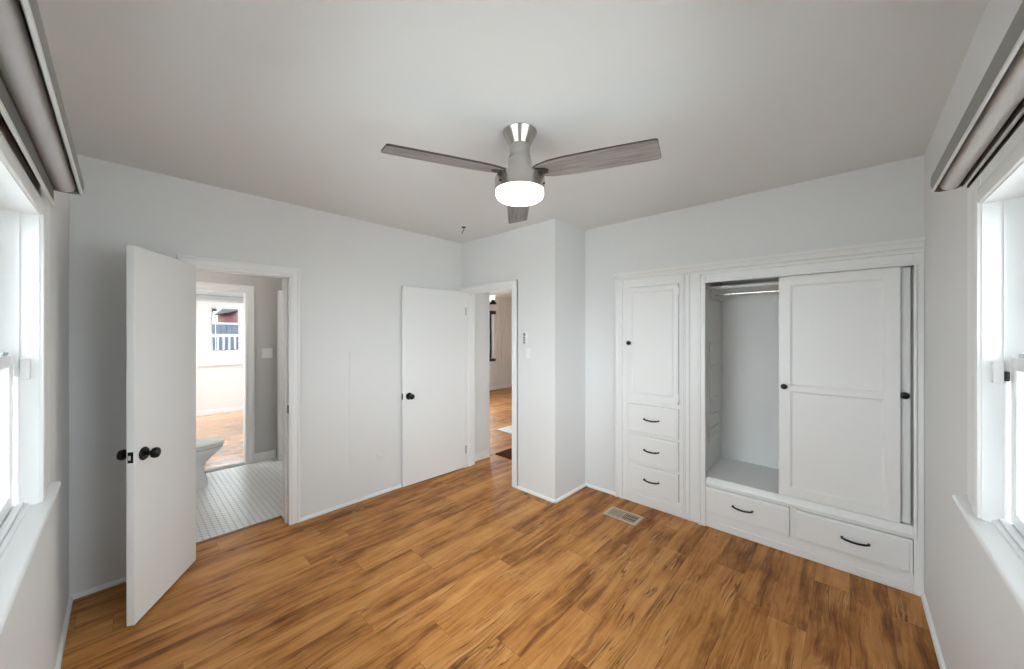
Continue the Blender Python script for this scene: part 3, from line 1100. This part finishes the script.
for x0, x1, hs_ in ((-0.846, -0.312, -0.014), (-0.278, 0.273, 0.026)):
    drawer(cl, x0, x1, 0.119, 0.323, 0.134, hs_)
sd = panel_door('sliding_door', cl, -0.375, 0.224, 0.397, 1.953, FY + 0.010, [(0.462, 1.140), (1.182, 1.888)], 0.068, 0.026, 0.012)
b = nb()
cab_knob(b, -0.343, FY + 0.010, 1.173, 0.019)
obj('knob', b, BLACK, sd)['label'] = 'black knob'
sd2 = panel_door('sliding_door', cl, -0.330, 0.268, 0.397, 1.953, FY + 0.042, [(0.462, 1.140), (1.182, 1.888)], 0.068, 0.026, 0.012)
b = nb()
cab_knob(b, 0.243, FY + 0.042, 1.173, 0.021)
obj('knob', b, BLACK, sd2)['label'] = 'black knob'

# continuous head moulding over both
b = nb()
prism(b, [(YB, 2.045), (FY - 0.004, 2.045), (FY - 0.012, 2.052), (FY - 0.004, 2.058), (FY - 0.008, 2.068), (FY - 0.020, 2.083), (FY - 0.036, 2.092), (FY - 0.036, 2.108), (YB, 2.108)], 'x', -1.635, 0.3195)
struct('trim_4', b, TRIM, 'white head moulding running above the tall cabinet and closet', 'moulding')

# ------------------------------------------------------------------ floor register
vt = thing('floor_vent', (-1.408, 2.90, 0), 'beige metal floor vent in front of the tall cabinet', 'floor vent')
VX0, VX1, VY0, VY1 = -1.554, -1.264, 2.812, 2.988
b = nb()
e = 0.024
for q in ((VX0, VX1, VY0, VY0 + e), (VX0, VX1, VY1 - e, VY1), (VX0, VX0 + e, VY0 + e, VY1 - e), (VX1 - e, VX1, VY0 + e, VY1 - e)):
    box(b, *q, 0, 0.006, 0.002, 1)
obj('frame', b, VENT, vt)
b = nb()
box(b, VX0 + e, VX1 - e, VY0 + e, VY1 - e, 0.0003, 0.0012)
obj('duct', b, VENTD, vt, smooth=0)['label'] = 'dark duct opening'
b = nb()
xm = (VX0 + VX1) / 2
for i in range(17):
    xx = VX0 + e + 0.004 + i * (VX1 - VX0 - 2 * e - 0.008) / 16
    tilt = 0.006 if xx < xm else -0.0005
    wdt = 0.0035 if xx < xm else 0.0012
    box(b, xx - wdt, xx + wdt, VY0 + e, VY1 - e, 0.0015, 0.005)
for yy in (2.856, 2.90, 2.944):
    box(b, VX0 + e, VX1 - e, yy - 0.002, yy + 0.002, 0.0012, 0.0045)
box(b, xm - 0.004, xm + 0.004, VY0 + e, VY1 - e, 0.001, 0.0055)
obj('louvers', b, VENT, vt, smooth=0)

# ------------------------------------------------------------------ bathroom
BX0, BX1 = -5.24, -3.50
b = nb()
box(b, BX0 - 0.10, BX1, -0.30, 1.42, -0.06, -0.002)
fb = struct('floor_bathroom', b, GROUT, 'white hexagon tile floor of the bathroom', 'floor', smooth=0)
b = nb()
s = 0.0485           # row pitch
r_ = s / math.sqrt(3) * 0.91
rowp = s * math.sqrt(3) / 2
i = 0
y = -0.28
while y < 1.41:
    x = BX0 - 0.06 + (s / 2 if i % 2 else 0)
    while x < BX1 - 0.01:
        vs = [bm_v for bm_v in [(x + r_ * math.cos(math.radians(30 + 60 * k)), y + r_ * math.sin(math.radians(30 + 60 * k))) for k in range(6)]]
        prism(b, vs, 'z', -0.002, 0.0006)
        x += s
    y += rowp
    i += 1
tl = obj('tile', b, TILE, fb, smooth=0)
b = nb()
wall_grid(b, 'x', BX0 - 0.10, BX0, -0.30, 1.42, 0, 2.5, [(0.33, 1.015, 0, 2.05)])
struct('wall_bathroom_far', b, GREYWALL, 'grey bathroom wall around the far doorway', 'wall', smooth=0)
b = nb()
box(b, BX0, BX1, 1.375, 1.42, 0, 2.5)
struct('wall_bathroom_right', b, GREYWALL, 'grey bathroom side wall right of the far doorway', 'wall', smooth=0)
b = nb()
box(b, BX0, BX1, -0.30, -0.20, 0, 2.5)
struct('wall_bathroom_left', b, GREYWALL, 'grey bathroom wall behind the toilet', 'wall', smooth=0)
b = nb()
box(b, BX0 - 0.10, BX1, -0.30, 1.42, 2.5, 2.56)
struct('ceiling_bathroom', b, CEIL, 'bathroom ceiling above the doorway', 'ceiling', smooth=0)
# far doorway casing
b = nb()
casing_profile(b, lambda a, d, z: (BX0 + d, a, z), 0.35, 0.995, 2.03, 0.085)
box(b, BX0 - 0.10, BX0 + 0.004, 0.33, 0.35, 0, 2.05)
box(b, BX0 - 0.10, BX0 + 0.004, 0.995, 1.015, 0, 2.05)
box(b, BX0 - 0.10, BX0 + 0.004, 0.35, 0.995, 2.03, 2.05)
struct('trim_5', b, TRIM, 'white casing around the far bathroom doorway', 'door frame')
b = nb()
box(b, BX0, BX0 + 0.014, 1.082, 1.30, 0, 0.105, 0.003, 1)
struct('baseboard_bathroom', b, TRIM, 'tall white baseboard under the bathroom switch', 'baseboard')
# white edge of a linen/shower casing on the side wall
b = nb()
box(b, -5.15, -4.40, 1.350, 1.375, 0, 2.075, 0.003, 1)
box(b, -5.16, -5.09, 1.300, 1.375, 0, 2.075, 0.004, 1)
struct('trim_6', b, TRIM, 'tall white casing edge just inside the bathroom right of the switch', 'door frame')
b = nb()
box(b, BX0 - 0.10, BX0 + 0.02, 0.351, 0.994, 0.0, 0.006, 0.002, 1)
struct('trim_7', b, GREYPL, 'dark threshold strip under the far bathroom doorway', 'threshold')
bs = thing('light_switch', (BX0, 1.212, 1.31), 'white double switch plate on the grey bathroom wall', 'light switch')
b = nb()
box(b, BX0, BX0 + 0.006, 1.155, 1.270, 1.245, 1.365, 0.003, 2)
obj('cover_plate', b, PLASTIC, bs)
for yy in (1.189, 1.236):
    b = nb()
    box(b, BX0 + 0.005, BX0 + 0.010, yy - 0.016, yy + 0.016, 1.272, 1.338, 0.002, 1)
    obj('rocker', b, PLASTIC, bs)

# unseen light added to brighten the bathroom, shaped as a small drum
bl_ = thing('added_bath_light', (-4.35, 0.45, 2.5), 'small round light added unseen to brighten the bathroom, above the door head', 'ceiling light')
b = nb()
lathe(b, [(0.0, 2.5), (0.15, 2.5), (0.15, 2.475), (0.0, 2.475)], (-4.35, 0.45, 0), 32)
obj('base', b, NICKEL, bl_)
b = nb()
lathe(b, [(0.0, 2.475), (0.135, 2.475), (0.14, 2.45), (0.125, 2.415), (0.07, 2.395), (0.0, 2.39)], (-4.35, 0.45, 0), 32)
obj('light_globe', b, EMBATH, bl_, smooth=60)['label'] = 'glowing globe of the added light'

# toilet: faces +y
TX = -4.83


def egg(xc, yb, yf, wd, z, n=36, p=2.3):
    """rounded outline from back yb to front yf, half width wd"""
    pts = []
    yc = yb + (yf - yb) * 0.45
    for k in range(n):
        a = 2 * math.pi * k / n
        c, s_ = math.cos(a), math.sin(a)
        X = math.copysign(abs(c) ** (2 / p), c) * wd
        Yr = (yf - yc) if s_ > 0 else (yc - yb)
        Y = math.copysign(abs(s_) ** (2 / (p if s_ < 0 else 2.0)), s_) * Yr
        pts.append((xc + X, yc + Y, z))
    return pts


to = thing('toilet', (TX, 0.3, 0), 'white toilet partly hidden behind the open bathroom door', 'toilet')
b = nb()
loft(b, [egg(TX, -0.02, 0.605, 0.140, 0.0), egg(TX, -0.02, 0.60, 0.138, 0.03), egg(TX, -0.02, 0.585, 0.132, 0.10), egg(TX, -0.02, 0.57, 0.128, 0.18),
         egg(TX, -0.02, 0.58, 0.132, 0.23), egg(TX, -0.02, 0.635, 0.152, 0.285), egg(TX, -0.02, 0.69, 0.172, 0.335), egg(TX, -0.02, 0.722, 0.182, 0.37), egg(TX, -0.02, 0.725, 0.183, 0.390), egg(TX, -0.02, 0.705, 0.165, 0.397), egg(TX, -0.02, 0.700, 0.16, 0.403)])
obj('bowl', b, PORC, to, smooth=50)
b = nb()
loft(b, [egg(TX, 0.19, 0.728, 0.184, 0.404), egg(TX, 0.19, 0.732, 0.187, 0.410), egg(TX, 0.19, 0.732, 0.187, 0.416), egg(TX, 0.19, 0.728, 0.184, 0.421)])
obj('seat', b, PLASTIC, to, smooth=50)
b = nb()
loft(b, [egg(TX, 0.17, 0.728, 0.184, 0.423), egg(TX, 0.17, 0.733, 0.187, 0.428), egg(TX, 0.17, 0.731, 0.186, 0.436), egg(TX, 0.17, 0.715, 0.175, 0.443), egg(TX, 0.19, 0.66, 0.14, 0.447)])
obj('lid', b, PLASTIC, to, smooth=50)
b = nb()
box(b, TX - 0.21, TX + 0.21, -0.185, 0.0, 0.40, 0.76, 0.02, 3)
tk = obj('tank', b, PORC, to)
b = nb()
box(b, TX - 0.22, TX + 0.22, -0.195, 0.012, 0.762, 0.795, 0.01, 3)
obj('tank_lid', b, PORC, tk)
b = nb()
tube(b, [(TX - 0.15, 0.0, 0.70), (TX - 0.15, 0.02, 0.70), (TX - 0.09, 0.03, 0.69)], 0.008, 10)
obj('flush_lever', b, CHROME, tk)['label'] = 'chrome lever'

# ------------------------------------------------------------------ room beyond the bathroom
SX = -8.90
b = nb()
box(b, SX - 0.12, BX0 - 0.10, -1.2, 2.62, -0.06, 0)
struct('floor_study', b, PLANKG, 'glossy wood floor of the bright room beyond the bathroom', 'floor', smooth=0)
b = nb()
wall_grid(b, 'x', SX - 0.12, SX, -1.2, 2.62, 0, 2.55, [(1.14, 1.615, 0.98, 2.06)])
struct('wall_study_far', b, WALL, 'bright white wall with a small window seen through the bathroom', 'wall', smooth=0)
b = nb()
wall_grid(b, 'y', 2.50, 2.62, SX, BX0 - 0.10, 0, 2.55, [(-8.85, -8.25, 0.7, 2.3)])
struct('wall_study_right', b, WALL, 'right side wall of the bright room beyond the bathroom', 'wall', smooth=0)
b = nb()
wall_grid(b, 'y', -1.2, -1.08, SX, BX0 - 0.10, 0, 2.55, [(-8.8, -6.0, 0.6, 2.3)])
struct('wall_study_left', b, WALL, 'left side wall of the bright room beyond the bathroom', 'wall', smooth=0)
b = nb()
box(b, SX - 0.12, BX0 - 0.10, -1.2, 2.62, 2.55, 2.6)
struct('ceiling_study', b, WALL, 'white ceiling of the bright room beyond the bathroom', 'ceiling', smooth=0)
b = nb()
box(b, BX0 - 0.20, BX0 - 0.10, -1.2, 0.30, 0, 2.55)
box(b, BX0 - 0.20, BX0 - 0.10, 1.05, 2.62, 0, 2.55)
box(b, BX0 - 0.20, BX0 - 0.10, 0.30, 1.05, 2.08, 2.55)
struct('wall_study_near', b, WALL, 'near wall of the bright room behind the far bathroom doorway', 'wall', smooth=0)
b = nb()
box(b, SX, SX + 0.015, -1.08, 2.5, 0, 0.10, 0.003, 1)
struct('baseboard_study', b, TRIM, 'white baseboard under the small far window', 'baseboard')
# far window
wn = tag(bpy.data.objects.new('window_3', None), 'small white window seen through both bathroom doorways', 'window', kind='structure')
COL.objects.link(wn); wn.location = (SX, 1.38, 1.0); WLOC['window_3'] = Vector(wn.location)
b = nb()
for q in ((0.96, 1.145, 0.93, 2.16), (1.61, 1.76, 0.93, 2.16)):
    box(b, SX, SX + 0.02, q[0], q[1], q[2], q[3], 0.004, 1)
box(b, SX, SX + 0.0195, 0.96, 1.76, 2.05, 2.16, 0.004, 1)
box(b, SX, SX + 0.05, 0.94, 1.78, 0.93, 0.985, 0.006, 1)
obj('casing', b, TRIM, wn)
for nm, xo, z0, z1 in (('upper_sash', -0.08, 1.50, 2.06), ('lower_sash', -0.045, 0.985, 1.535)):
    b = nb()
    e = 0.032
    box(b, SX + xo, SX + xo + 0.03, 1.14, 1.14 + e, z0, z1)
    box(b, SX + xo, SX + xo + 0.03, 1.615 - e, 1.615, z0, z1)
    box(b, SX + xo, SX + xo + 0.03, 1.14 + e, 1.615 - e, z0, z0 + e)
    box(b, SX + xo, SX + xo + 0.03, 1.14 + e, 1.615 - e, z1 - e, z1)
    s_ = obj(nm, b, VINYL, wn, smooth=0)
    b = nb()
    box(b, SX + xo + 0.013, SX + xo + 0.017, 1.14 + e, 1.615 - e, z0 + e, z1 - e)
    obj('pane', b, GLASS, s_, smooth=0)['label'] = 'clear glass'
b = nb()
box(b, SX - 0.105, SX - 0.103, 1.14, 1.615, 0.985, 2.06)  # sheet added outside the panes to cut the outdoor brightness
obj('dimming_sheet', b, SCREEN, wn, smooth=0)['label'] = 'thin grey sheet added to dim the outside view'
# shade cassette above it
rs = thing('roller_shade', (SX + 0.01, 1.36, 2.22), 'grey roller shade cassette above the small far window', 'window shade')
b = nb()
prism(b, [(SX, 2.185), (SX + 0.08, 2.185), (SX + 0.09, 2.20), (SX + 0.09, 2.255), (SX + 0.075, 2.272), (SX, 2.272)], 'y', 0.55, 1.90)
obj('fascia', b, VINYLG, rs)
b = nb()
box(b, SX + 0.01, SX + 0.085, 0.56, 1.89, 2.174, 2.185, 0.002, 1)
obj('bottom_lip', b, ALU, rs)['label'] = 'pale bottom lip'

# side windows of that room (outside the frame, they give its daylight)
def side_window(name, x0, x1, z0, z1, y0, mull, label):
    wn = tag(bpy.data.objects.new(name, None), label, 'window', kind='structure')
    COL.objects.link(wn)
    wn.location = ((x0 + x1) / 2, y0, z0)
    WLOC[name] = Vector(wn.location)
    b = nb()
    for q in mull:
        box(b, q - 0.025, q + 0.025, y0 - 0.025, y0 + 0.025, z0 + 0.05, z1 - 0.05)
    box(b, x0, x0 + 0.05, y0 - 0.025, y0 + 0.025, z0, z1)
    box(b, x1 - 0.05, x1, y0 - 0.025, y0 + 0.025, z0, z1)
    box(b, x0 + 0.05, x1 - 0.05, y0 - 0.025, y0 + 0.025, z0, z0 + 0.05)
    box(b, x0 + 0.05, x1 - 0.05, y0 - 0.025, y0 + 0.025, z1 - 0.05, z1)
    obj('frame', b, VINYL, wn, smooth=0)
    b = nb()
    box(b, x0 + 0.05, x1 - 0.05, y0 - 0.002, y0 + 0.002, z0 + 0.05, z1 - 0.05)
    obj('pane', b, GLASS, wn, smooth=0)['label'] = 'clear glass'


side_window('window_4', -8.85, -8.25, 0.7, 2.3, 2.56, [], 'narrow sunny side window of the room beyond the bathroom')
side_window('added_window_6', -8.8, -6.0, 0.6, 2.3, -1.14, [-7.87, -6.93], 'wide left side window added to brighten the room beyond the bathroom')  # unseen window added to let more daylight into this room

# outside, seen through the far window
b = nb()
box(b, -60, 40, -45, 45, -0.7, -0.6)
struct('ground', b, GROUND, 'pale ground outside the house', 'ground', smooth=0)
b = nb()
box(b, -14.6, -13.6, -3, 8, -0.6, 1.0)
o = struct('wall_terrace', b, PALEW, 'white terrace wall outside the far window', 'wall', smooth=0)
rl = thing('railing', (-13.8, 2.3, 1.0), 'white picket railing on the terrace outside the far window', 'railing')
b = nb()
box(b, -13.83, -13.77, 0.3, 4.5, 1.44, 1.49, 0.005, 1)
obj('top_rail', b, PALEW, rl)
b = nb()
box(b, -13.82, -13.78, 0.3, 4.5, 1.03, 1.06)
obj('bottom_rail', b, BROWN, rl)['label'] = 'dark bottom rail'
for k in range(30):
    b = nb()
    yy = 0.4 + k * 0.14
    box(b, -13.815, -13.785, yy - 0.018, yy + 0.018, 1.0, 1.45)
    obj('picket', b, PALEW, rl, smooth=0)
fe = thing('fence', (-16.0, 2.5, -0.6), 'slate blue board fence behind the white railing', 'fence')
b = nb()
for k in range(60):
    yy = -2 + k * 0.15
    box(b, -16.02, -15.98, yy, yy + 0.135, -0.6, 1.86)
obj('boards', b, SLATE, fe, smooth=0)
b = nb()
box(b, -16.05, -15.95, -2, 7, 1.86, 1.92)
obj('cap_rail', b, PALEW, fe, smooth=0)['label'] = 'white cap rail'


def house(loc, wx_, wy_, hh, m, label):
    r = thing('house', loc, label, 'house')
    x, y, z = loc
    b = nb()
    box(b, x - wx_, x, y - wy_ / 2, y + wy_ / 2, z, z + hh)
    obj('walls', b, m, r, smooth=0)
    b = nb()
    prism(b, [(y - wy_ / 2 - 0.15, z + hh), (y + wy_ / 2 + 0.15, z + hh), (y, z + hh + 1.2)], 'x', x - wx_ - 0.3, x + 0.3)
    obj('roof', b, ROOFD, r, smooth=0)['label'] = 'dark roof'
    b = nb()
    box(b, x - 0.02, x + 0.03, y - 0.35, y + 0.35, z + hh - 1.9, z + hh - 0.9)
    obj('window', b, PALEW, r, smooth=0)['label'] = 'pale window'
    return r


house((-20.0, 4.6, -0.6), 5, 2.2, 3.12, PINK, 'pink stucco house beyond the slate fence')
house((-20.0, 1.7, -0.6), 5, 1.9, 3.12, BROWN, 'dark brown house left of the pink house')

# ------------------------------------------------------------------ hall and living room
LX = -7.15
b = nb()
box(b, LX - 0.12, -2.05, 2.76, 9.2, -0.06, 0)
struct('floor_living', b, PLANK, 'wood plank floor of the living room beyond the entry doorway', 'floor', smooth=0)
b = nb()
wall_grid(b, 'x', LX - 0.12, LX, 2.76, 9.2, 0, 2.56, [(3.2, 6.86, 0.86, 2.10)])
for k in range(14):      # vertical board joints
    yy = 6.98 + k * 0.135
    box(b, LX, LX + 0.006, yy, yy + 0.128, 0.08, 2.5)
struct('wall_living_far', b, WALL, 'pale vertical board wall at the end of the living room', 'wall', smooth=0)
b = nb()
wall_grid(b, 'y', 9.05, 9.2, LX, -2.1, 0, 2.56, [(-4.9, -3.2, 0.7, 2.25)])
struct('wall_living_side', b, WALL, 'side wall of the living room', 'wall', smooth=0)
b = nb()
box(b, -2.10, -2.05, 3.35, 9.05, 0, 2.56)
struct('wall_living_near', b, WALL, 'near wall of the living room', 'wall', smooth=0)
b = nb()
box(b, LX, -3.50, 2.70, 2.83, 0, 2.56)
struct('wall_living_left', b, WALL, 'left wall of the living room', 'wall', smooth=0)
b = nb()
box(b, LX - 0.12, -2.05, 2.835, 9.2, 2.56, 2.62)
struct('ceiling_living', b, WALL, 'white living room ceiling beyond the entry doorway', 'ceiling', smooth=0)
b = nb()
box(b, LX, LX + 0.02, 2.83, 9.05, 0, 0.10, 0.003, 1)
struct('baseboard_living', b, TRIM, 'white baseboard at the far end of the living room', 'baseboard')
b = nb()
box(b, XA, XA + 0.012, 2.845, 3.135, 0, 0.085, 0.003, 1)
struct('baseboard_hall', b, TRIM, 'white baseboard on the hall wall just past the entry doorway', 'baseboard')
side_window('added_window_7', -4.9, -3.2, 0.7, 2.25, 9.11, [-4.05], 'wide window added on the side wall to brighten the living room')  # put in out of view so the living room gets brighter
wn = tag(bpy.data.objects.new('window_5', None), 'black framed living room window seen through the entry doorway', 'window', kind='structure')
COL.objects.link(wn); wn.location = (LX, 6.1, 0.86); WLOC['window_5'] = Vector(wn.location)
b = nb()
e = 0.055
for y0, y1, z0, z1 in ((3.2, 3.2 + e, 0.86, 2.10), (6.86 - e, 6.86, 0.86, 2.10), (3.2 + e, 6.86 - e, 0.86, 0.90), (3.2 + e, 6.86 - e, 2.06, 2.10), (5.0, 5.06, 0.90, 2.06)):
    box(b, LX - 0.06, LX - 0.005, y0, y1, z0, z1)
obj('frame', b, BLACK, wn, smooth=0)['label'] = 'black frame'
b = nb()
box(b, LX - 0.037, LX - 0.033, 3.2 + e, 6.86 - e, 0.90, 2.06)
obj('pane', b, GLASS, wn, smooth=0)['label'] = 'clear glass'
b = nb()
box(b, LX, LX + 0.025, 6.862, 6.955, 0.86, 2.07, 0.003, 1)
obj('casing', b, TRIM, wn)
b = nb()
box(b, LX, LX + 0.05, 3.18, 6.97, 2.07, 2.16)
obj('head', b, BLACK, wn, smooth=0)['label'] = 'black head'
b = nb()
box(b, LX, LX + 0.05, 3.18, 6.97, 0.79, 0.86)
obj('sill', b, BLACK, wn, smooth=0)['label'] = 'black sill'
sc_ = thing('wall_sconce', (LX, 6.80, 2.40), 'small lit wall lamp with a black holder above the living room window', 'wall lamp')
b = nb()
lathe(b, [(0.0, 2.33), (0.095, 2.33), (0.095, 2.35), (0.045, 2.42), (0.03, 2.46), (0.0, 2.46)], (LX + 0.12, 6.80, 0), 24)
tube(b, [(LX, 6.80, 2.37), (LX + 0.06, 6.80, 2.37), (LX + 0.12, 6.80, 2.36)], 0.014, 10)
obj('holder', b, BLACK, sc_)['label'] = 'black holder'
b = nb()
lathe(b, [(0.0, 2.46), (0.02, 2.462), (0.040, 2.485), (0.044, 2.508), (0.034, 2.53), (0.0, 2.538)], (LX + 0.12, 6.80, 0), 24)
obj('bulb', b, EMBULB, sc_, smooth=60)['label'] = 'lit round bulb'
b = nb()
box(b, -4.15, -3.2, 4.085, 4.50, 0.0, 0.012, 0.004, 1)
# corner of the white rug faces the doorway
o = obj('rug', b, MATWH, loc=(-3.7, 4.3, 0))
tag(o, 'white rug on the living room floor past the dark mat', 'rug')
b = nb()
box(b, -3.33, -2.75, 3.255, 3.60, 0.0, 0.010, 0.003, 1)
o = obj('floor_mat', b, MATDK, loc=(-3.04, 3.4, 0))
tag(o, 'dark brown floor mat just outside the entry doorway', 'mat')
